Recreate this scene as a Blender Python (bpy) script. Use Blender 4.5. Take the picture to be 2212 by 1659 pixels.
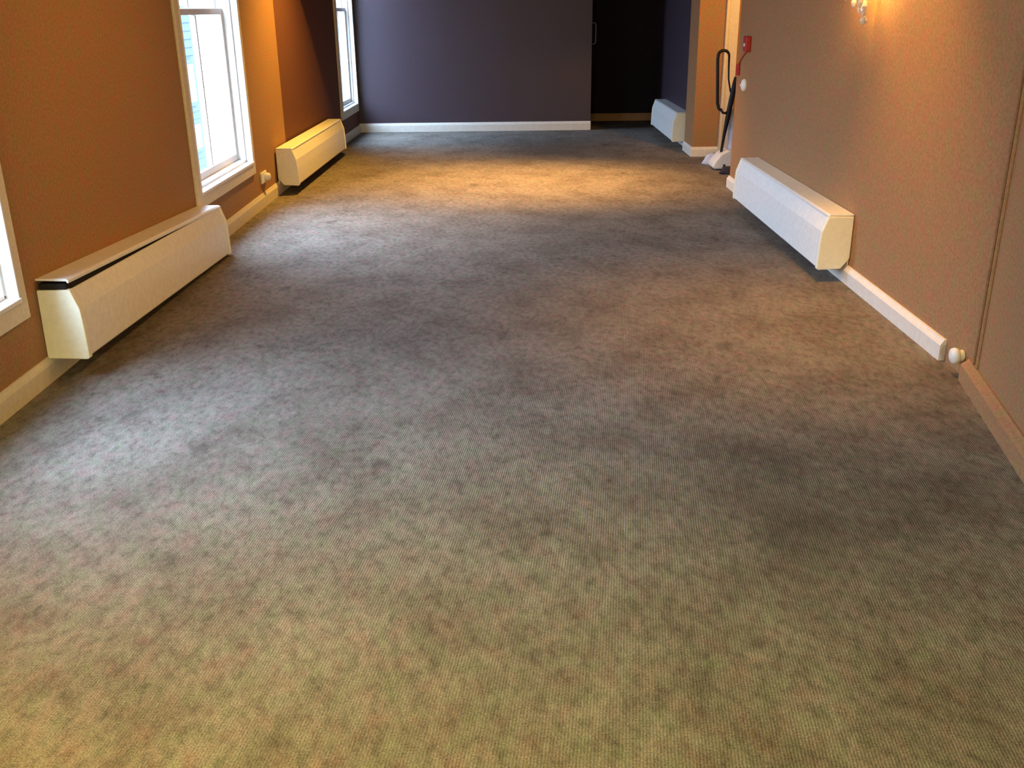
import bpy, bmesh, math, random
from mathutils import Vector, Matrix
random.seed(7)
S = bpy.context.scene
for o in list(bpy.data.objects):
    bpy.data.objects.remove(o)
C = S.collection
PI = math.pi
TOP = 2.75                                   # ceiling height

# ------------------------------------------------------------------ camera
cam = bpy.data.objects.new('camera', bpy.data.cameras.new('camera'))
C.objects.link(cam)
PITCH, ROLL, YAW = 0.3698, -0.01146, -0.00013
R = (Matrix.Rotation(YAW, 4, 'Z') @ Matrix.Rotation(PI / 2 - PITCH, 4, 'X') @ Matrix.Rotation(ROLL, 4, 'Z'))
cam.matrix_world = Matrix.Translation((0, 0, 1.5)) @ R
cam.data.sensor_width = 36.0
cam.data.lens = 36.0 * 2100.0 / 2212.0
cam.data.clip_start = 0.02
S.camera = cam

# ------------------------------------------------------------------ exposure
vs = S.view_settings
vs.view_transform = 'Standard'
vs.look = 'None'
vs.gamma = 1.0
vs.use_curve_mapping = False
vs.exposure = 0.0
S.cycles.use_denoising = True
S.cycles.max_bounces = 8
S.cycles.diffuse_bounces = 5
S.cycles.transparent_max_bounces = 16
S.cycles.sample_clamp_indirect = 6.0

# ------------------------------------------------------------------ sky: flat overcast daylight
W = bpy.data.worlds.new('overcast_sky')
S.world = W
W.use_nodes = True
wt = W.node_tree
bg = wt.nodes['Background']
bg.inputs['Strength'].default_value = 42.0
# overcast sky: zenith three times as bright as the horizon
_tc = wt.nodes.new('ShaderNodeTexCoord')
_sp = wt.nodes.new('ShaderNodeSeparateXYZ')
_rm = wt.nodes.new('ShaderNodeValToRGB')
wt.links.new(_tc.outputs['Generated'], _sp.inputs[0])
wt.links.new(_sp.outputs['Z'], _rm.inputs['Fac'])
_rm.color_ramp.elements[0].position = 0.0
_rm.color_ramp.elements[0].color = (0.18, 0.232, 0.34, 1)
_rm.color_ramp.elements[1].position = 1.0
_rm.color_ramp.elements[1].color = (0.55, 0.72, 1.04, 1)
wt.links.new(_rm.outputs['Color'], bg.inputs['Color'])

WARM = (1.0, 0.56, 0.16)


def lamp(name, kind, loc, power, color=WARM, **kw):
    d = bpy.data.lights.new(name, kind)
    d.energy = power
    d.color = color
    for k, v in kw.items():
        setattr(d, k, v)
    o = bpy.data.objects.new(name, d)
    C.objects.link(o)
    o.location = loc
    return o


# recessed downlights in the ceiling (above the frame)
lamp('downlight_far', 'SPOT', (0.10, 9.05, 2.68), 800, (1.0, 0.52, 0.15), spot_size=math.radians(68), spot_blend=1.0, shadow_soft_size=0.05)
lamp('downlight_far_left', 'SPOT', (-1.22, 8.98, 2.68), 500, (1.0, 0.52, 0.08), spot_size=math.radians(124), spot_blend=1.0, shadow_soft_size=0.05)
lamp('downlight_far_right', 'SPOT', (1.15, 8.95, 2.68), 280, (1.0, 0.50, 0.13), spot_size=math.radians(66), spot_blend=1.0, shadow_soft_size=0.05)
lamp('downlight_side', 'SPOT', (1.40, 4.75, 2.68), 240, (1.0, 0.48, 0.08), spot_size=math.radians(70), spot_blend=1.0, shadow_soft_size=0.06)
lamp('downlight_near', 'SPOT', (-0.65, 1.15, 2.68), 270, (1.0, 0.80, 0.02), spot_size=math.radians(110), spot_blend=1.0, shadow_soft_size=0.06)
lamp('downlight_corner', 'SPOT', (-1.5, 1.4, 2.68), 150, (1.0, 0.48, 0.05), spot_size=math.radians(75), spot_blend=1.0, shadow_soft_size=0.06)


def aimed(name, loc, to, power, color, deg):
    o = lamp(name, 'SPOT', loc, power, color, spot_size=math.radians(deg), spot_blend=1.0, shadow_soft_size=0.05)
    o.rotation_euler = (Vector(to) - Vector(loc)).to_track_quat('-Z', 'Y').to_euler()
    return o


# added spots, no fixtures seen: two brighten the window wall, one the pier
aimed('window_wall_fill', (0.5, 4.6, 2.68), (-2.0, 5.0, 0.95), 100, (1.0, 0.50, 0.12), 62)
aimed('window_wall_fill', (0.3, 2.4, 2.68), (-2.0, 3.4, 0.75), 30, (1.0, 0.62, 0.16), 62)
aimed('pier_fill', (2.40, 8.75, 2.35), (2.10, 10.5, 1.15), 170, (1.0, 0.50, 0.12), 62)
# added warm point light above the middle of the room, no fixture seen
lamp('mid_room_fill', 'POINT', (-0.1, 5.0, 2.30), 26, (1.0, 0.50, 0.14), shadow_soft_size=0.08)
# two added fill spots behind the viewer, lifting faces turned to the camera
for sx in (-0.9, 0.5):
    aimed('rear_fill', (sx, -2.2, 1.75), (sx * 0.5, 4.2, 0.0), 280, (1.0, 0.84, 0.40), 82)
# daylight portals lie in the window openings
PORTALS = []


def portal(loc, w, h, rotz):
    o = lamp('window_portal', 'AREA', loc, 1.0, (1, 1, 1), shape='RECTANGLE', size=w, size_y=h)
    o.data.cycles.is_portal = True
    # area lights shine along local -Z ; point it into the room
    o.rotation_euler = (0, -PI / 2, rotz)
    o.rotation_euler = (Matrix.Rotation(rotz, 4, 'Z') @ Matrix.Rotation(-PI / 2, 4, 'Y') @ Matrix.Rotation(PI / 2, 4, 'Z')).to_euler()
    return o


# ------------------------------------------------------------------ materials
def mat(name):
    m = bpy.data.materials.new(name)
    m.use_nodes = True
    nt = m.node_tree
    return m, nt, nt.nodes['Principled BSDF']


def nd(nt, t, **kw):
    n = nt.nodes.new(t)
    for k, v in kw.items():
        if hasattr(n, k):
            setattr(n, k, v)
        else:
            n.inputs[k].default_value = v
    return n


def obj_noise(nt, scale, detail=3, rough=0.6, stretch=(1, 1, 1), rot=0.0):
    tc = nd(nt, 'ShaderNodeTexCoord')
    mp = nd(nt, 'ShaderNodeMapping')
    mp.inputs['Scale'].default_value = stretch
    mp.inputs['Rotation'].default_value = (0, 0, rot)
    nt.links.new(tc.outputs['Object'], mp.inputs['Vector'])
    n = nd(nt, 'ShaderNodeTexNoise')
    n.inputs['Scale'].default_value = scale
    n.inputs['Detail'].default_value = detail
    n.inputs['Roughness'].default_value = rough
    nt.links.new(mp.outputs['Vector'], n.inputs['Vector'])
    return n


def ramp(nt, src, stops):
    r = nd(nt, 'ShaderNodeValToRGB')
    el = r.color_ramp.elements
    while len(el) < len(stops):
        el.new(0.5)
    for e, (p, c) in zip(el, stops):
        e.position = p
        e.color = tuple(c) + (1,) if len(c) == 3 else c
    nt.links.new(src, r.inputs['Fac'])
    return r


def mix(nt, a, b, fac, mode='MIX'):
    m = nd(nt, 'ShaderNodeMix', data_type='RGBA', blend_type=mode)
    for s, i in ((a, 6), (b, 7)):
        if isinstance(s, tuple):
            m.inputs[i].default_value = s + (1,)
        else:
            nt.links.new(s, m.inputs[i])
    if isinstance(fac, (int, float)):
        m.inputs[0].default_value = fac
    else:
        nt.links.new(fac, m.inputs[0])
    return m.outputs[2]


def grainy(name, col, var=0.25, scale=60, rough=0.9, bump=0.0, spec=0.3, hue=0.0):
    """a plain paint with a fine grain and soft large-scale wear"""
    m, nt, b = mat(name)
    n1 = obj_noise(nt, scale, 2, 0.7)
    lo = tuple(c * (1 - var) for c in col)
    hi = tuple(min(1, c * (1 + var)) for c in col)
    r = ramp(nt, n1.outputs['Fac'], [(0.32, lo), (0.68, hi)])
    out = r.outputs['Color']
    if hue:
        n2 = obj_noise(nt, scale * 0.22, 2, 0.6)
        r2 = ramp(nt, n2.outputs['Fac'], [(0.3, (1 + hue, 1 - hue, 1 - hue * .3)), (0.5, (1, 1, 1)), (0.7, (1 - hue, 1 + hue, 1 - hue * .6))])
        out = mix(nt, out, r2.outputs['Color'], 1.0, 'MULTIPLY')
    nt.links.new(out, b.inputs['Base Color'])
    b.inputs['Roughness'].default_value = rough
    b.inputs['Specular IOR Level'].default_value = spec
    if bump:
        bp = nd(nt, 'ShaderNodeBump')
        bp.inputs['Strength'].default_value = bump
        bp.inputs['Distance'].default_value = 0.003
        nt.links.new(n1.outputs['Fac'], bp.inputs['Height'])
        nt.links.new(bp.outputs['Normal'], b.inputs['Normal'])
    return m


M = {}
M['taupe'] = grainy('taupe_wall_paint', (0.360, 0.195, 0.087), 0.16, 70, 0.85, 0.25, 0.25, 0.10)
M['dark'] = grainy('aubergine_wall_paint', (0.052, 0.033, 0.046), 0.18, 70, 0.5, 0.25, 0.5, 0.08)
M['brown'] = grainy('brown_wall_surface', (0.140, 0.056, 0.034), 0.18, 70, 0.8, 0.25, 0.2, 0.08)  # darker and browner than the near stretch of the wall
M['recess'] = grainy('recess_shade_black', (0.012, 0.009, 0.013), 0.2, 50, 0.8, 0, 0.2)  # shade of the unlit recess put into the colour
M['ceil'] = grainy('darkened_ceiling', (0.16, 0.14, 0.11), 0.05, 30, 0.95)  # unseen ceiling, darkened to hold down light bounced into the room
M['cream'] = grainy('cream_gloss_paint', (0.74, 0.66, 0.50), 0.06, 40, 0.45, 0, 0.4)
M['white'] = grainy('white_gloss_paint', (0.82, 0.81, 0.78), 0.04, 30, 0.35, 0, 0.5)
M['skirt'] = grainy('skirting_paint', (0.78, 0.73, 0.64), 0.05, 30, 0.45, 0, 0.4)
M['heater'] = grainy('heater_enamel', (0.87, 0.86, 0.80), 0.05, 30, 0.42, 0, 0.45)
M['cap'] = grainy('heater_end_plastic', (0.90, 0.88, 0.69), 0.04, 30, 0.5, 0, 0.4)
M['black'] = grainy('black_plastic', (0.012, 0.012, 0.016), 0.2, 30, 0.5)
M['inner'] = grainy('dark_heater_inside', (0.015, 0.013, 0.012), 0.2, 30, 0.8)
M['plastic'] = grainy('white_plastic', (0.85, 0.84, 0.80), 0.03, 30, 0.4, 0, 0.5)
M['red'] = grainy('red_plastic', (0.40, 0.012, 0.010), 0.1, 40, 0.4, 0, 0.5)
M['orange'] = grainy('orange_cord', (0.50, 0.10, 0.02), 0.1, 40, 0.5)
M['bag'] = grainy('pale_blue_plastic_bag', (0.60, 0.64, 0.78), 0.15, 12, 0.35, 0, 0.5)
M['greybag'] = grainy('dark_cloth', (0.03, 0.03, 0.045), 0.3, 30, 0.9)
M['brass'] = grainy('brass', (0.55, 0.36, 0.12), 0.1, 30, 0.3)
M['brass'].node_tree.nodes['Principled BSDF'].inputs['Metallic'].default_value = 1
M['steel'] = grainy('dull_steel', (0.16, 0.16, 0.17), 0.1, 30, 0.35)
M['siding'] = grainy('pale_blue_siding', (0.042, 0.058, 0.074), 0.08, 3, 0.8)
M['sidewin'] = grainy('grey_blue_window', (0.030, 0.036, 0.058), 0.1, 2, 0.3)
M['render'] = grainy('outer_reveal', (0.80, 0.80, 0.80), 0.05, 6, 0.9)


def glass_mat():
    m, nt, b = mat('window_glass')
    nt.nodes.remove(b)
    tr = nd(nt, 'ShaderNodeBsdfTransparent')
    gl = nd(nt, 'ShaderNodeBsdfGlossy')
    gl.inputs['Roughness'].default_value = 0.03
    tr.inputs['Color'].default_value = (0.93, 0.97, 0.97, 1)
    fr = nd(nt, 'ShaderNodeFresnel')
    fr.inputs['IOR'].default_value = 1.25
    ge = nd(nt, 'ShaderNodeNewGeometry')
    sb = nd(nt, 'ShaderNodeMath', operation='SUBTRACT')        # reflect on the front faces only
    sb.inputs[0].default_value = 1.0
    nt.links.new(ge.outputs['Backfacing'], sb.inputs[1])
    mu = nd(nt, 'ShaderNodeMath', operation='MULTIPLY')
    nt.links.new(fr.outputs[0], mu.inputs[0])
    nt.links.new(sb.outputs[0], mu.inputs[1])
    ms = nd(nt, 'ShaderNodeMixShader')
    nt.links.new(mu.outputs[0], ms.inputs[0])
    nt.links.new(tr.outputs[0], ms.inputs[1])
    nt.links.new(gl.outputs[0], ms.inputs[2])
    nt.links.new(ms.outputs[0], nt.nodes['Material Output'].inputs['Surface'])
    return m


M['glass'] = glass_mat()


def crystal_mat():
    m, nt, b = mat('crystal')
    b.inputs['Base Color'].default_value = (1, 0.97, 0.9, 1)
    b.inputs['Roughness'].default_value = 0.05
    b.inputs['Transmission Weight'].default_value = 0.45
    b.inputs['IOR'].default_value = 1.52
    return m


M['crystal'] = crystal_mat()


def bulb_mat():
    m, nt, b = mat('lit_bulb')
    b.inputs['Base Color'].default_value = (1, 0.8, 0.5, 1)
    b.inputs['Emission Color'].default_value = (1, 0.62, 0.25, 1)
    b.inputs['Emission Strength'].default_value = 25
    return m


M['bulb'] = bulb_mat()


def carpet_mat():
    m, nt, b = mat('worn_loop_carpet')
    fine = obj_noise(nt, 210, 2, 0.7)
    mid = obj_noise(nt, 34, 4, 0.7, (1, 0.55, 1), 0.5)
    big = obj_noise(nt, 3.2, 5, 0.62, (1, 0.8, 1), 0.6)
    base = ramp(nt, mid.outputs['Fac'], [(0.28, (0.140, 0.120, 0.100)), (0.5, (0.238, 0.208, 0.176)), (0.75, (0.312, 0.275, 0.234))])
    f = ramp(nt, fine.outputs['Fac'], [(0.3, (0.52, 0.52, 0.52)), (0.7, (1.36, 1.36, 1.36))])
    c = mix(nt, base.outputs['Color'], f.outputs['Color'], 1.0, 'MULTIPLY')
    # yarn tints
    hue = obj_noise(nt, 16, 3, 0.6, (1, 0.7, 1), 0.9)
    h = ramp(nt, hue.outputs['Fac'], [(0.3, (1.10, 0.93, 0.96)), (0.5, (1, 1, 1)), (0.7, (0.93, 1.05, 0.92))])
    c = mix(nt, c, h.outputs['Color'], 1.0, 'MULTIPLY')
    # ground-in traffic dirt
    d = ramp(nt, big.outputs['Fac'], [(0.33, (0.62, 0.57, 0.55)), (0.58, (1, 1, 1))])
    c = mix(nt, c, d.outputs['Color'], 0.8, 'MULTIPLY')
    # small dark spots
    sp = obj_noise(nt, 7.0, 1, 0.4, (1, 0.6, 1), 0.4)
    s2 = ramp(nt, sp.outputs['Fac'], [(0.22, (0.35, 0.33, 0.32)), (0.30, (1, 1, 1))])
    c = mix(nt, c, s2.outputs['Color'], 0.4, 'MULTIPLY')
    cl = obj_noise(nt, 12.5, 6, 0.75, (1.0, 0.62, 1), 0.55)
    c3 = ramp(nt, cl.outputs['Fac'], [(0.36, (0.60, 0.56, 0.55)), (0.52, (1, 1, 1)), (0.70, (1.10, 1.10, 1.09))])
    c = mix(nt, c, c3.outputs['Color'], 0.42, 'MULTIPLY')
    # stains where they lie, plus painted shade on the far floor (x, y, radius, strength)
    tc = nd(nt, 'ShaderNodeTexCoord')
    wob = obj_noise(nt, 22, 3, 0.7)
    for (x, y, r, k) in STAINS_AND_SHADE:
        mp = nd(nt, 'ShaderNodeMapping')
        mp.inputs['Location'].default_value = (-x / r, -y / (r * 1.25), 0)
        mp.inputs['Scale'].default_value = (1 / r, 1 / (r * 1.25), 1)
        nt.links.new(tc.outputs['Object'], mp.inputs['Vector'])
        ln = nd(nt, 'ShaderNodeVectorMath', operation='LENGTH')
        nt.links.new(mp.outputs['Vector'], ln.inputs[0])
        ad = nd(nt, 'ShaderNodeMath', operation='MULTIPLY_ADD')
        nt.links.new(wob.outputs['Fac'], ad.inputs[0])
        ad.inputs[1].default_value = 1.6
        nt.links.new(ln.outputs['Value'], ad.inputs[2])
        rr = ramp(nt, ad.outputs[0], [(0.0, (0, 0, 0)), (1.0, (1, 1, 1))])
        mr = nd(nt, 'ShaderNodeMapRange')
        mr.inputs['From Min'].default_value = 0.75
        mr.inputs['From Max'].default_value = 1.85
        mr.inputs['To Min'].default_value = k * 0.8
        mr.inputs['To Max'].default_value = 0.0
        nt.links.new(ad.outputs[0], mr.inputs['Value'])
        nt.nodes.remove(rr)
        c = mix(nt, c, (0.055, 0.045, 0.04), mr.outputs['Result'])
    nt.links.new(c, b.inputs['Base Color'])
    b.inputs['Roughness'].default_value = 0.92
    b.inputs['Specular IOR Level'].default_value = 0.08
    b.inputs['Sheen Weight'].default_value = 0.0
    b.inputs['Sheen Roughness'].default_value = 0.6
    # loop pile: fine ribs running along the room
    mp = nd(nt, 'ShaderNodeMapping')
    mp.inputs['Rotation'].default_value = (0, 0, 0.12)
    nt.links.new(tc.outputs['Object'], mp.inputs['Vector'])
    wv = nd(nt, 'ShaderNodeTexWave')
    wv.inputs['Scale'].default_value = 42
    wv.inputs['Distortion'].default_value = 1.2
    wv.inputs['Detail'].default_value = 1
    nt.links.new(mp.outputs['Vector'], wv.inputs['Vector'])
    ma = nd(nt, 'ShaderNodeMath', operation='ADD')
    nt.links.new(wv.outputs['Fac'], ma.inputs[0])
    nt.links.new(fine.outputs['Fac'], ma.inputs[1])
    bp = nd(nt, 'ShaderNodeBump')
    bp.inputs['Strength'].default_value = 0.35
    bp.inputs['Distance'].default_value = 0.004
    nt.links.new(ma.outputs[0], bp.inputs['Height'])
    nt.links.new(bp.outputs['Normal'], b.inputs['Normal'])
    return m


STAINS_AND_SHADE = [(-0.47, 3.11, 0.040, 0.75), (-0.74, 2.82, 0.030, 0.6), (-0.18, 2.95, 0.028, 0.55), (-1.02, 4.46, 0.17, 0.35),
          (0.79, 2.54, 0.10, 0.55), (0.32, 2.95, 0.02, 0.6), (-0.25, 3.9, 0.04, 0.45), (0.55, 3.55, 0.12, 0.35),
          (0.95, 3.1, 0.16, 0.32), (0.15, 4.6, 0.20, 0.25), (0.62, 2.05, 0.05, 0.5), (0.05, 1.83, 0.03, 0.55),
          (1.0, 5.6, 0.18, 0.3), (-0.9, 3.45, 0.05, 0.35), (0.1, 2.6, 0.03, 0.4), (1.1, 2.3, 0.12, 0.35),
          (0.35, 5.0, 1.0, 0.45), (0.55, 6.6, 0.8, 0.40), (0.9, 2.8, 0.6, 0.5), (0.45, 11.2, 1.2, 0.85), (-0.6, 4.5, 0.5, 0.3)]  # mid-room wear also deepens the daylight falloff; wide far patch is painted shade
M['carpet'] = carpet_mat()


# ------------------------------------------------------------------ mesh helpers
def new_bm():
    return bmesh.new()


def add_box(bm, x0, x1, y0, y1, z0, z1):
    v = [bm.verts.new((x, y, z)) for x in (x0, x1) for y in (y0, y1) for z in (z0, z1)]
    for f in ((0, 1, 3, 2), (4, 6, 7, 5), (0, 4, 5, 1), (2, 3, 7, 6), (0, 2, 6, 4), (1, 5, 7, 3)):
        bm.faces.new([v[i] for i in f])


def add_prism(bm, prof, y0, y1):
    """closed profile of (x, z) points swept along y"""
    a = [bm.verts.new((x, y0, z)) for x, z in prof]
    b = [bm.verts.new((x, y1, z)) for x, z in prof]
    n = len(prof)
    bm.faces.new(a)
    bm.faces.new(b[::-1])
    for i in range(n):
        bm.faces.new((a[i], b[i], b[(i + 1) % n], a[(i + 1) % n]))


def add_tube(bm, pts, r, n=10, taper=None):
    pts = [Vector(p) for p in pts]
    rings = []
    up = Vector((0.31, 0.87, 0.39)).normalized()
    for i, p in enumerate(pts):
        d = (pts[min(i + 1, len(pts) - 1)] - pts[max(i - 1, 0)]).normalized()
        s = d.cross(up)
        if s.length < 1e-4:
            s = d.cross(Vector((1, 0, 0)))
        s.normalize()
        t = s.cross(d)
        rr = r if taper is None else r * taper[i]
        rings.append([bm.verts.new(p + (s * math.cos(2 * PI * k / n) + t * math.sin(2 * PI * k / n)) * rr) for k in range(n)])
    for a, b in zip(rings, rings[1:]):
        for k in range(n):
            bm.faces.new((a[k], a[(k + 1) % n], b[(k + 1) % n], b[k]))
    bm.faces.new(rings[0][::-1])
    bm.faces.new(rings[-1])


def add_lathe(bm, prof, axis='Z', n=20, loc=(0, 0, 0)):
    """profile of (radius, height) revolved about an axis through loc"""
    rings = []
    for r, h in prof:
        ring = []
        for k in range(n):
            a = 2 * PI * k / n
            p = (r * math.cos(a), r * math.sin(a), h)
            if axis == 'X':
                p = (h, r * math.cos(a), r * math.sin(a))
            ring.append(bm.verts.new((p[0] + loc[0], p[1] + loc[1], p[2] + loc[2])))
        rings.append(ring)
    for a, b in zip(rings, rings[1:]):
        for k in range(n):
            bm.faces.new((a[k], a[(k + 1) % n], b[(k + 1) % n], b[k]))
    bm.faces.new(rings[0][::-1])
    bm.faces.new(rings[-1])


def obj(name, bm, m, parent=None, bevel=0.0, smooth=False, loc=None, rotz=0.0):
    bmesh.ops.recalc_face_normals(bm, faces=bm.faces)
    me = bpy.data.meshes.new(name)
    bm.to_mesh(me)
    bm.free()
    me.materials.append(M[m])
    if smooth:
        for p in me.polygons:
            p.use_smooth = True
    o = bpy.data.objects.new(name, me)
    C.objects.link(o)
    if parent:
        o.parent = parent
    if loc:
        o.location = loc
    if rotz:
        o.rotation_euler = (0, 0, rotz)
    if bevel:
        md = o.modifiers.new('bevel', 'BEVEL')
        md.width = bevel
        md.segments = 2
        md.limit_method = 'ANGLE'
    return o


def tag(o, label, cat, group=None, kind=None):
    o['label'] = label
    o['category'] = cat
    if group:
        o['group'] = group
    if kind:
        o['kind'] = kind
    return o


def struct(o, label, cat):
    return tag(o, label, cat, None, 'structure')


def empty(name, loc=(0, 0, 0), rot=(0, 0, 0)):
    o = bpy.data.objects.new(name, None)
    o.empty_display_size = 0.1
    C.objects.link(o)
    o.location = loc
    o.rotation_euler = rot
    return o


# ------------------------------------------------------------------ room shell
XL, XR = -2.015, 1.94
YB = 13.0                      # far wall
FAR = 8.98                     # where the left wall turns dark brown
ANG = math.atan2(0.075, YB - FAR)   # far left wall leans in a little
y0r = -2.6

bm = new_bm()
add_box(bm, -2.3, 3.0, y0r - 0.2, 14.3, -0.06, 0.0)
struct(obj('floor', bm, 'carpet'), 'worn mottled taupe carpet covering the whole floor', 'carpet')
bm = new_bm()
add_box(bm, -2.3, 3.0, y0r - 0.2, 14.3, TOP, TOP + 0.1)
struct(obj('ceiling', bm, 'ceil'), 'ceiling above the long room, darkened to cut bounced light', 'ceiling')


def holed_wall(bm, L, holes, thick, z1):
    """slab in local coords: face x=0, body to x=-thick, along y 0..L, with rectangular holes (y0,y1,za,zb)"""
    ys = 0.0
    for (a, b, za, zb) in holes:
        add_box(bm, -thick, 0, ys, a, 0, z1)
        add_box(bm, -thick, 0, a, b, 0, za)
        add_box(bm, -thick, 0, a, b, zb, z1)
        ys = b
    add_box(bm, -thick, 0, ys, L, 0, z1)


WT = 0.24
WIN_TOP = 2.42
bm = new_bm()
holed_wall(bm, FAR - y0r, [(2.75 - y0r, 3.82 - y0r, 0.405, WIN_TOP), (6.33 - y0r, 7.70 - y0r, 0.385, WIN_TOP)], WT, TOP)
struct(obj('wall_left', bm, 'taupe', loc=(XL, y0r, 0)), 'tan painted window wall on the left side', 'wall')
bm = new_bm()
LFAR = (YB - FAR) / math.cos(ANG) + 0.0
holed_wall(bm, LFAR, [(2.83, 3.90, 0.365, WIN_TOP)], WT, TOP)
struct(obj('wall_left_far', bm, 'brown', loc=(XL, FAR, 0), rotz=-ANG), 'dark brown stretch of the left wall around the far window', 'wall')

bm = new_bm()
add_box(bm, -2.25, 1.06, YB, YB + 0.14, 0, TOP)
struct(obj('wall_back', bm, 'dark'), 'dark aubergine end wall of the room', 'wall')
bm = new_bm()
add_box(bm, -2.1, 2.2, 9.6, 9.9, 2.06, TOP)  # unseen downstand, added to keep downlight spill off the far floor
struct(obj('added_beam', bm, 'taupe'), 'deep unseen downstand added across the ceiling to cut light spill', 'added_beam')
bm = new_bm()
add_box(bm, 0.9, 2.3, 14.05, 14.2, 0, TOP)
add_box(bm, 0.9, 0.96, YB + 0.14, 14.05, 0, TOP)
struct(obj('wall_recess', bm, 'recess'), 'unlit recess wall beside the end wall, shade put in as black', 'wall')
bm = new_bm()
add_box(bm, 2.0, 2.2, 11.0, 14.05, 0, TOP)
struct(obj('wall_right_far', bm, 'dark'), 'dark painted far stretch of the right wall above the farthest heater', 'wall')
bm = new_bm()
add_box(bm, XR, 2.75, 10.5, 11.0, 0, TOP)
struct(obj('wall_pier', bm, 'taupe'), 'tan pier at the far side of the opening in the right wall', 'wall')
bm = new_bm()
add_box(bm, 2.75, 2.9, 8.3, 11.0, 0, TOP)
struct(obj('wall_alcove', bm, 'taupe'), 'tan back wall of the opening on the right', 'wall')
bm = new_bm()
add_box(bm, XR, XR + 0.22, 3.79, 8.64, 0, TOP)
add_box(bm, XR + 0.22, 2.75, 8.3, 8.52, 0, TOP)
struct(obj('wall_right', bm, 'taupe'), 'tan right wall with the crystal wall lamp', 'wall')
# splayed near stretch of the right wall
SX, SY = 1.945, 3.79
sang = math.atan2(0.205, 1.0)
bm = new_bm()
add_box(bm, 0, 0.2, -2.5, 0, 0, TOP)
struct(obj('wall_right_near', bm, 'taupe', loc=(SX - 0.022, SY, 0), rotz=-sang), 'nearest splayed stretch of the tan right wall', 'wall')
bm = new_bm()
ex = SX - 2.5 * math.sin(sang)
ey = SY - 2.5 * math.cos(sang)
add_box(bm, ex, ex + 0.2, y0r, ey + 0.04, 0, TOP)
add_box(bm, -2.25, ex + 0.2, y0r - 0.15, y0r, 0, TOP)
struct(obj('wall_front', bm, 'taupe'), 'tan wall behind the viewer', 'wall')


# skirtings: stepped profile with a rounded top, local: wall face at x=0, projecting +x, along y
def skirt(name, L, h, loc, rotz, label, m='skirt', t=0.018):
    bm = new_bm()
    prof = [(0, 0), (t, 0), (t, h * 0.72), (t * 0.8, h * 0.82), (t * 0.55, h * 0.9), (t * 0.4, h), (0, h)]
    add_prism(bm, prof, 0, L)
    o = obj(name, bm, m, loc=loc, rotz=rotz)
    return struct(o, label, 'skirting board')


skirt('baseboard_left', FAR - y0r, 0.108, (XL, y0r, 0), 0, 'cream skirting along the window wall', 'cream')
skirt('baseboard_left_far', LFAR, 0.10, (XL, FAR, 0), -ANG, 'cream skirting under the far left window', 'cream')
skirt('baseboard_back', 3.0, 0.112, (-1.94, YB, 0), PI * 1.5, 'white skirting along the dark end wall', 'skirt')
skirt('baseboard_right', 8.64 - 4.10, 0.098, (XR, 8.64, 0), PI, 'white skirting along the tan right wall', 'skirt', 0.026)
skirt('baseboard_right_far', 2.9, 0.10, (2.0, 13.9, 0), PI, 'skirting under the farthest heater', 'skirt')
skirt('baseboard_pier', 0.5, 0.10, (XR, 11.0, 0), PI, 'white skirting along the side of the pier', 'skirt')
skirt('baseboard_pier_front', 0.30, 0.10, (1.922, 10.5, 0), PI * 1.5, 'white skirting across the front of the pier', 'skirt')
skirt('baseboard_recess', 1.04, 0.10, (0.96, 14.05, 0), PI * 1.5, 'dim brown skirting at the back of the dark recess', 'taupe')
skirt('baseboard_right_near', 2.45, 0.098, (SX, SY + 0.06, 0), PI - sang, 'tan painted skirting of the nearest right wall', 'taupe', 0.046)
# double bead on the corner of the splayed wall
bm = new_bm()
add_tube(bm, [(0, 0, 0.10), (0, 0, TOP)], 0.009, 8)
add_tube(bm, [(-0.012, -0.055, 0.10), (-0.012, -0.055, TOP)], 0.009, 8)
struct(obj('trim_1', bm, 'taupe', loc=(SX - 0.025, SY - 0.004, 0)), 'thin double bead running up the near right wall', 'trim')
# cream casing on the far side of the opening
bm = new_bm()
add_box(bm, 2.215, 2.335, 10.462, 10.5, 0, 2.12)
add_box(bm, 2.205, 2.235, 10.45, 10.5, 0, 2.12)
struct(obj('trim_2', bm, 'cream', bevel=0.004), 'cream upright door casing beyond the opening on the right', 'trim')


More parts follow.
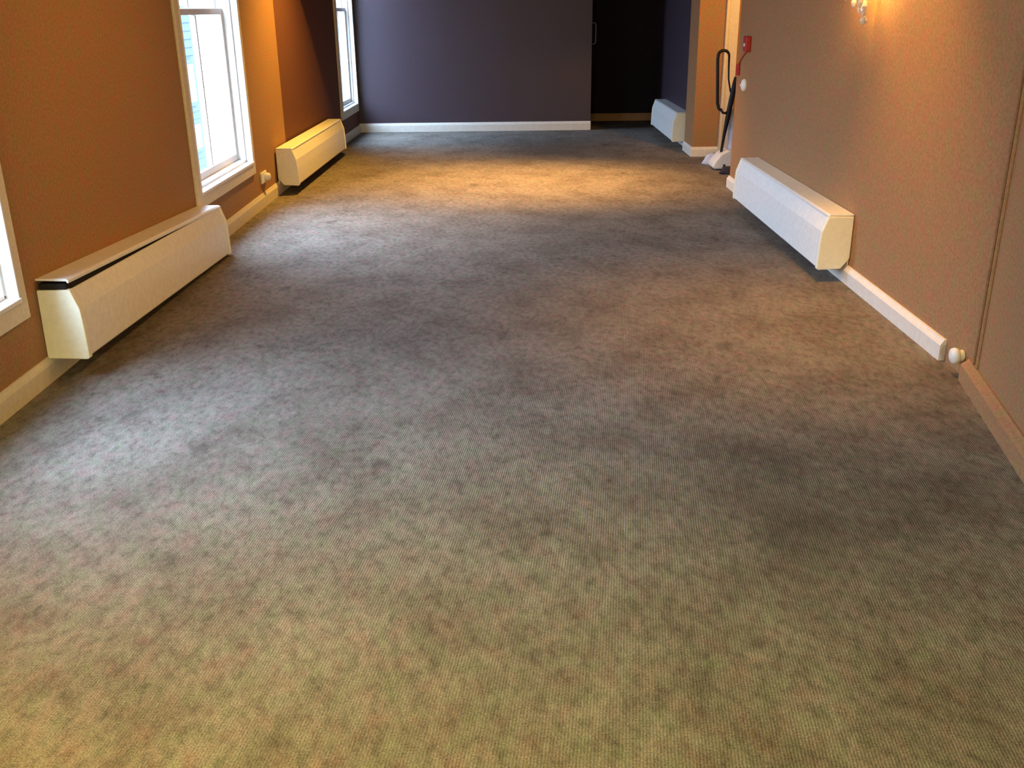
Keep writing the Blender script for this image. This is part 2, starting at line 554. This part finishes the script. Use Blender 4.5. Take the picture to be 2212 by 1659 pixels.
# ------------------------------------------------------------------ sash windows
def window(name, Wd, z0, loc, rotz, label, rec=0.085):
    """local: wall face x=0 (room +x), opening y 0..Wd, z z0..WIN_TOP"""
    r = empty(name, loc, (0, 0, rotz))
    struct(r, label, 'window')
    H = WIN_TOP
    c = 0.085
    bm = new_bm()                       # architrave
    t = 0.02
    add_box(bm, 0, t, -c, 0, z0 - c, H + c)
    add_box(bm, 0, t, Wd, Wd + c * 0.7, z0 - c, H + c)
    add_box(bm, 0, t, 0, Wd, z0 - c, z0)
    add_box(bm, 0, t, 0, Wd, H, H + c)
    obj('casing', bm, 'cream', r, 0.005)
    bm = new_bm()                       # box lining of the reveal, stepped
    for d0, d1, k in ((-0.235, 0.024, 0.014), (-rec - 0.02, -0.028, 0.030)):
        add_box(bm, d0, d1, 0, k, z0, H)
        add_box(bm, d0, d1, Wd - k, Wd, z0, H)
        add_box(bm, d0, d1, 0, Wd, H - k, H)
    obj('lining', bm, 'white', r, 0.003)
    bm = new_bm()                       # stool and stepped sill
    add_box(bm, -0.235, 0.030, 0, Wd, z0 - 0.004, z0 + 0.016)
    add_box(bm, -rec - 0.02, -0.028, 0.014, Wd - 0.014, z0 + 0.016, z0 + 0.034)
    obj('sill', bm, 'white', r, 0.004)
    zm = 1.475
    s = 0.042
    for nm, za, zb, xo, rail in (('lower_sash', z0 + 0.034, zm + 0.04, -rec, 0.05), ('upper_sash', zm, H, -rec - 0.04, 0.042)):
        bm = new_bm()
        x1 = xo + 0.0
        x0 = xo - 0.036
        add_box(bm, x0, x1, 0.03, 0.03 + s, za, zb)
        add_box(bm, x0, x1, Wd - 0.03 - s, Wd - 0.03, za, zb)
        add_box(bm, x0, x1, 0.03 + s, Wd - 0.03 - s, za, za + rail)
        add_box(bm, x0, x1, 0.03 + s, Wd - 0.03 - s, zb - 0.042, zb)
        sash = obj(nm, bm, 'white', r, 0.004)
        bm = new_bm()
        add_box(bm, x0 + 0.004, x1 - 0.004, Wd / 2 - 0.014, Wd / 2 + 0.014, za + rail, zb - 0.042)
        obj('glazing_bar', bm, 'white', sash, 0.004)
        for a, b in ((0.03 + s, Wd / 2 - 0.014), (Wd / 2 + 0.014, Wd - 0.03 - s)):
            bm = new_bm()
            add_box(bm, xo - 0.020, xo - 0.016, a, b, za + rail, zb - 0.042)
            obj('pane', bm, 'glass', sash)
    return r


window('window_1', 1.07, 0.405, (XL, 2.75, 0), 0, 'nearest sash window, cut off at the left edge')
window('window_2', 1.37, 0.385, (XL, 6.33, 0), 0, 'tall white sash window between the two left heaters')
ca, sa = math.cos(-ANG), math.sin(-ANG)
o3 = Vector((XL, FAR, 0)) + Vector((-sa * 2.83, ca * 2.83, 0))
window('window_3', 1.07, 0.365, o3, -ANG, 'farthest white sash window next to the dark end wall', 0.06)
portal((XL - 0.22, 3.285, 1.41), 1.04, 2.0, 0)
portal((XL - 0.22, 7.015, 1.40), 1.34, 2.0, 0)
portal(o3 + Vector((-0.22, 0.535, 1.39)), 1.04, 2.0, -ANG)


# ------------------------------------------------------------------ heaters
# local frame: wall at x=0, room towards +x, along y 0..L ; mirrored for the right-hand wall by rotating 180 deg
def heater(loc, rot, L, label, lid_tilt=0.0, zb=0.085, notch=0.06):
    r = empty('baseboard_heater', loc, rot)
    tag(r, label, 'heater', 'long baseboard heaters along the walls')
    zt = 0.385
    cap = 0.10
    # front cover: a folded sheet (chamfer on top, straight face, lip below)
    outer = [(0.128, zt - 0.006), (0.136, zt - 0.008), (0.166, 0.292), (0.172, 0.215), (0.176, zb + 0.004), (0.170, zb - 0.004)]
    inner = [(0.160, zb), (0.166, zb + 0.01), (0.163, 0.215), (0.157, 0.290), (0.128, zt - 0.016)]
    bm = new_bm()
    add_prism(bm, outer + inner, 0.012, L - 0.012)
    cover = obj('front_cover', bm, 'heater', r, 0.002)
    bm = new_bm()                                    # back plate
    add_box(bm, 0.0, 0.006, 0.01, L - 0.01, zb + 0.005, zt - 0.01)
    obj('back_plate', bm, 'heater', r)
    bm = new_bm()                                    # finned element inside
    add_tube(bm, [(0.075, 0.05, 0.19), (0.075, L - 0.05, 0.19)], 0.013, 8)
    n = int(L / 0.03)
    for i in range(n):
        y = 0.12 + (L - 0.24) * i / (n - 1)
        add_box(bm, 0.03, 0.12, y - 0.0006, y + 0.0006, 0.14, 0.24)
    obj('fin_element', bm, 'inner', r)
    bm = new_bm()                                    # black block added to darken the gap under the lid
    rise = L * math.tan(lid_tilt)
    za, zb2 = zt - 0.012 + rise * 0.92, zt - 0.012
    vs_ = [bm.verts.new(p) for p in ((0.008, 0.008, 0.30), (0.122, 0.008, 0.30), (0.122, 0.008, za), (0.008, 0.008, za),
                                     (0.008, L - 0.02, 0.30), (0.122, L - 0.02, 0.30), (0.122, L - 0.02, zb2), (0.008, L - 0.02, zb2))]
    for f in ((0, 1, 2, 3), (7, 6, 5, 4), (0, 4, 5, 1), (3, 2, 6, 7), (1, 5, 6, 2), (0, 3, 7, 4)):
        bm.faces.new([vs_[i] for i in f])
    obj('gap_dark_block', bm, 'inner', r)
    bm = new_bm()                                    # lid
    add_prism(bm, [(0.0, 0.0), (0.0, 0.008), (0.130, 0.008), (0.142, 0.0), (0.140, -0.012), (0.134, -0.012), (0.130, -0.004)], 0, L)
    lid = obj('lid', bm, 'heater', r, 0.0015)
    lid.location = (0, L, zt)
    for v in lid.data.vertices:
        v.co.y -= L
    lid.rotation_euler = (-lid_tilt, 0, 0)
    for y, s in ((-0.004, 1), (L + 0.004, -1)):      # end caps, slightly bigger than the cover
        bm = new_bm()
        prof = [(0.0, zb - 0.004 + notch), (0.004 + notch * 0.7, zb - 0.004), (0.172, zb - 0.010), (0.182, zb - 0.004), (0.178, 0.215), (0.171, 0.296), (0.140, zt - 0.004), (0.0, zt - 0.004)]
        a, b = sorted((y, y + s * cap * 0.35))
        add_prism(bm, prof, a, b)
        obj('end_cap', bm, 'cap', r, 0.004)
    return r


# nearest on the left: its far end has sagged, its lid has sprung up at the near end
tilt = math.atan2(0.085, 2.27)
heater((XL + 0.002, 3.985, 0.02), (-tilt, 0, 0), 2.29, 'cream heater under the nearest window wall, lid sprung open at one end', 0.016, 0.083, 0.0)
hf = Vector((XL, FAR, 0)) + Vector((-sa * -0.45, ca * -0.45, 0))
heater((XL + 0.012, 8.50, 0.0), (0, 0, -ANG), 2.36, 'cream heater against the left wall before the far window', 0.0, 0.085)
heater((XR - 0.004, 7.66, 0.0), (0, 0, PI), 2.23, 'white heater on the tan right wall below the crystal lamp')
heater((1.998, 12.80, 0.0), (0, 0, PI), 1.70, 'bluish white heater at the far right beside the dark recess')

# ------------------------------------------------------------------ crystal wall lamp
sc = empty('wall_lamp', (XR, 5.49, 1.605))
tag(sc, 'crystal wall lamp glowing on the tan right wall', 'lamp')
bm = new_bm()
add_lathe(bm, [(0.055, 0.0), (0.055, -0.006), (0.045, -0.014), (0.02, -0.022), (0.012, -0.03)], 'X', 24)
obj('back_plate', bm, 'brass', sc, smooth=True)
for s in (-1, 1):
    bm = new_bm()
    pts = []
    for i in range(13):
        t = i / 12
        pts.append((-0.03 - 0.10 * math.sin(t * PI / 2), s * 0.09 * t, -0.05 * math.sin(t * PI) + 0.03 * t))
    add_tube(bm, pts, 0.006, 8)
    arm = obj('arm', bm, 'brass', sc, smooth=True)
    bm = new_bm()
    add_lathe(bm, [(0.012, 0.028), (0.034, 0.034), (0.040, 0.044), (0.020, 0.046), (0.011, 0.05), (0.011, 0.10)], 'Z', 18, (-0.13, s * 0.09, 0))
    obj('candle_cup', bm, 'crystal', arm, smooth=True)
    bm = new_bm()
    add_lathe(bm, [(0.008, 0.10), (0.017, 0.118), (0.019, 0.135), (0.012, 0.16), (0.002, 0.18)], 'Z', 14, (-0.13, s * 0.09, 0))
    obj('bulb', bm, 'bulb', arm, smooth=True)
drops = [(-0.13, -0.09, -0.02, 0.075), (-0.13, 0.09, -0.02, 0.075), (-0.10, -0.05, -0.06, 0.07), (-0.10, 0.05, -0.06, 0.07),
         (-0.06, 0.0, -0.09, 0.085), (-0.07, 0.03, -0.10, 0.06), (-0.07, -0.035, -0.085, 0.06)]
for x, y, z, h in drops:
    bm = new_bm()
    add_lathe(bm, [(0.002, z + 0.012), (0.0025, z), (0.010, z - h * 0.25), (0.015, z - h * 0.6), (0.010, z - h * 0.85), (0.001, z - h)], 'Z', 8, (x, y, 0))
    obj('crystal_drop', bm, 'crystal', sc)
bm = new_bm()
add_lathe(bm, [(0.003, -0.168), (0.014, -0.178), (0.019, -0.192), (0.014, -0.206), (0.002, -0.214)], 'Z', 10, (-0.055, 0, 0))
obj('crystal_ball', bm, 'crystal', sc)
for s in (-1, 1):
    lamp('wall_lamp_light', 'POINT', (XR - 0.10, 5.47 + s * 0.09, 1.735), 20, (1.0, 0.54, 0.13), shadow_soft_size=0.03)

# ------------------------------------------------------------------ small fittings on the walls
fc = empty('fire_call_point', (XR, 8.245, 1.205))
tag(fc, 'small red fire call point on the tan wall beside the opening', 'call point')
bm = new_bm()
add_box(bm, -0.045, 0, -0.046, 0.046, -0.06, 0.06)
obj('housing', bm, 'red', fc, 0.008)
bm = new_bm()
add_box(bm, -0.048, -0.043, -0.018, 0.018, -0.020, 0.006)
obj('break_glass', bm, 'plastic', fc, 0.002)
cd = empty('hanging_red_tag', (XR, 8.56, 0.99))
tag(cd, 'small dull red tag below the red fire call point', 'tag')
bm = new_bm()
add_box(bm, -0.02, 0, -0.035, 0.035, -0.045, 0.045)
obj('tag_plate', bm, 'red', cd, 0.006)
bm = new_bm()
add_tube(bm, [(-0.008, 0.0, 0.04), (-0.012, -0.07, 0.085), (-0.010, -0.16, 0.125), (-0.008, -0.28, 0.165)], 0.006, 8)
obj('cord', bm, 'orange', cd, smooth=True)

sw = empty('light_switch', (XR, 8.30, 0.884))
tag(sw, 'round white switch on the tan wall by the opening', 'switch')
bm = new_bm()
add_lathe(bm, [(0.050, 0.0), (0.050, -0.012), (0.042, -0.026), (0.025, -0.034), (0.004, -0.036)], 'X', 24)
obj('cover_plate', bm, 'plastic', sw, smooth=True)
bm = new_bm()
add_lathe(bm, [(0.012, -0.030), (0.011, -0.040), (0.006, -0.044)], 'X', 14)
obj('dolly', bm, 'plastic', sw, smooth=True)

so = empty('wall_socket', (XL, 8.02, 0.228))
tag(so, 'cream power socket low on the window wall, before the second left heater', 'socket')
bm = new_bm()
add_box(bm, 0, 0.016, -0.085, 0.085, -0.045, 0.045)
pl = obj('face_plate', bm, 'plastic', so, 0.006)
bm = new_bm()
add_lathe(bm, [(0.030, 0.014), (0.032, 0.03), (0.028, 0.052), (0.014, 0.058)], 'X', 20, (0, 0.03, 0))
obj('plug', bm, 'plastic', so, smooth=True)

ds = empty('door_stop', (XR - 0.002, 3.93, 0.083))
tag(ds, 'white round stop at the near end of the right skirting', 'door stop')
bm = new_bm()
add_lathe(bm, [(0.026, 0.0), (0.026, -0.008), (0.018, -0.012), (0.018, -0.02)], 'X', 20)
obj('base', bm, 'plastic', ds, smooth=True)
bm = new_bm()
add_lathe(bm, [(0.018, -0.018), (0.032, -0.022), (0.036, -0.034), (0.033, -0.046), (0.014, -0.053)], 'X', 20)
obj('bumper', bm, 'plastic', ds, smooth=True)

ph = empty('pull_handle', (1.06, YB + 0.05, 1.18))
tag(ph, 'slim dull pull handle on the edge of the dark end wall', 'handle')
bm = new_bm()
add_tube(bm, [(0.0, 0, 0.125), (0.035, -0.01, 0.125), (0.05, -0.012, 0.11), (0.05, -0.012, -0.11), (0.035, -0.01, -0.125), (0.0, 0, -0.125)], 0.007, 8)
obj('grip', bm, 'steel', ph, smooth=True)

# ------------------------------------------------------------------ things left in the opening on the right
vc = empty('vacuum_cleaner', (2.02, 9.64, 0.0))
tag(vc, 'upright black vacuum cleaner with a tall looped hose standing in the opening', 'vacuum cleaner')
bm = new_bm()
add_tube(bm, [(0.045, 0, 0.16), (0.06, 0, 0.30), (0.085, -0.01, 0.5), (0.12, -0.02, 0.75), (0.135, -0.02, 0.86)], 0.024, 12, [0.5, 0.6, 1.0, 1.05, 0.7])
obj('wand', bm, 'black', vc, smooth=True)
bm = new_bm()
add_tube(bm, [(0.088, -0.01, 0.555), (0.060, -0.02, 0.53), (0.030, -0.03, 0.535), (0.012, -0.03, 0.56)], 0.012, 8)
obj('hook', bm, 'black', vc, smooth=True)
bm = new_bm()
hp = [(0.020, -0.02, 0.555), (-0.005, 0, 0.57), (-0.022, 0, 0.62), (-0.035, 0, 0.85), (-0.045, 0, 1.02)]
for i in range(1, 9):
    a_ = PI - PI * i / 8
    hp.append((0.008 + 0.053 * math.cos(a_), 0, 1.05 + 0.05 * math.sin(a_)))
hp += [(0.064, 0, 0.95), (0.070, 0, 0.84), (0.095, -0.01, 0.72)]
add_tube(bm, hp, 0.015, 10, [1.0] * 10 + [0.9, 0.8, 0.7, 0.6, 0.55, 0.5][:len(hp) - 10])
obj('hose', bm, 'black', vc, smooth=True)
bm = new_bm()
add_tube(bm, [(0.150, 0.05, 0.10), (0.160, 0.05, 0.20), (0.150, 0.05, 0.35), (0.135, 0.04, 0.50), (0.125, 0.03, 0.56)], 0.052, 14, [0.7, 1.0, 1.0, 0.75, 0.3])
obj('dust_bag', bm, 'bag', vc, smooth=True)
bm = new_bm()
add_prism(bm, [(-0.03, 0.012), (-0.05, 0.03), (-0.04, 0.07), (0.02, 0.15), (0.10, 0.19), (0.16, 0.17), (0.17, 0.02), (0.15, 0.012)], -0.10, 0.12)
obj('floor_head', bm, 'plastic', vc, 0.02)
for y in (-0.085, 0.105):
    bm = new_bm()
    add_lathe(bm, [(0.01, -0.012), (0.030, -0.010), (0.032, 0.0), (0.030, 0.010), (0.01, 0.012)], 'X', 16, (0.06, y, 0.032))
    obj('wheel', bm, 'black', vc, smooth=True)


def crumple(bm, cx, cy, rx, ry, h, seed, top=0.6):
    rnd = random.Random(seed)
    n, k = 22, 9
    ph_ = [rnd.uniform(0, 6.28) for _ in range(6)]
    rings = []
    for j in range(k):
        t = j / (k - 1)
        ring = []
        for i in range(n):
            a = 2 * PI * i / n
            w = 1 + 0.13 * math.sin(3 * a + ph_[0] + 2 * t) + 0.09 * math.sin(5 * a + ph_[1] - 3 * t) + 0.06 * math.sin(9 * a + ph_[2] + 5 * t) + rnd.uniform(-.05, .05)
            s = (1 - (1 - top) * t ** 1.5) * (1 if j else 0.9)
            if j == k - 1:
                s *= 0.25
            z = h * t * (1 + 0.12 * math.sin(2 * a + ph_[3])) if j else 0
            ring.append(bm.verts.new((cx + rx * s * w * math.cos(a), cy + ry * s * w * math.sin(a), z)))
        rings.append(ring)
    for a, b in zip(rings, rings[1:]):
        for i in range(n):
            bm.faces.new((a[i], a[(i + 1) % n], b[(i + 1) % n], b[i]))
    bm.faces.new(rings[0][::-1])
    bm.faces.new(rings[-1])


bm = new_bm()
crumple(bm, 0, 0, 0.10, 0.08, 0.11, 5, 0.7)
tag(obj('plastic_bag', bm, 'bag', loc=(2.06, 9.93, 0), smooth=True), 'crumpled pale plastic bag on the floor behind the vacuum cleaner', 'bag')
bm = new_bm()
crumple(bm, 0, 0, 0.11, 0.09, 0.06, 11, 0.6)
tag(obj('dark_cloth', bm, 'greybag', loc=(2.11, 9.36, 0), smooth=True), 'dark crumpled cloth on the carpet in the opening', 'cloth')

# ------------------------------------------------------------------ outside
bd = empty('neighbouring_building', (-6.6, 0, 0))
tag(bd, 'pale blue clapboard building seen through the middle sash window', 'building')
YC = 21.6
bm = new_bm()
z = -4.0
while z < 1.55:
    add_prism(bm, [(-3.0, z), (0.0, z), (-0.02, z + 0.16), (-3.0, z + 0.16)], -6.0, YC)
    z += 0.16
obj('clapboard_wall', bm, 'siding', bd)
for y, za, zb in ((10.2, -0.3, 0.5), (13.8, -0.3, 0.5), (17.4, -0.3, 0.5), (20.95, -0.28, 0.48), (20.95, -1.22, -0.72)):
    bm = new_bm()
    add_box(bm, -0.05, 0.03, y - 0.42, y + 0.42, za - 0.08, zb + 0.08)
    w = obj('window', bm, 'siding', bd, 0.01)
    bm = new_bm()
    add_box(bm, 0.028, 0.04, y - 0.36, y + 0.36, za, zb)
    obj('window_pane', bm, 'sidewin', w)
bm = new_bm()
add_box(bm, -40, -2.3, -12, 60, -4.2, -4.0)
struct(obj('street', bm, 'render'), 'pale street far below the windows', 'street')
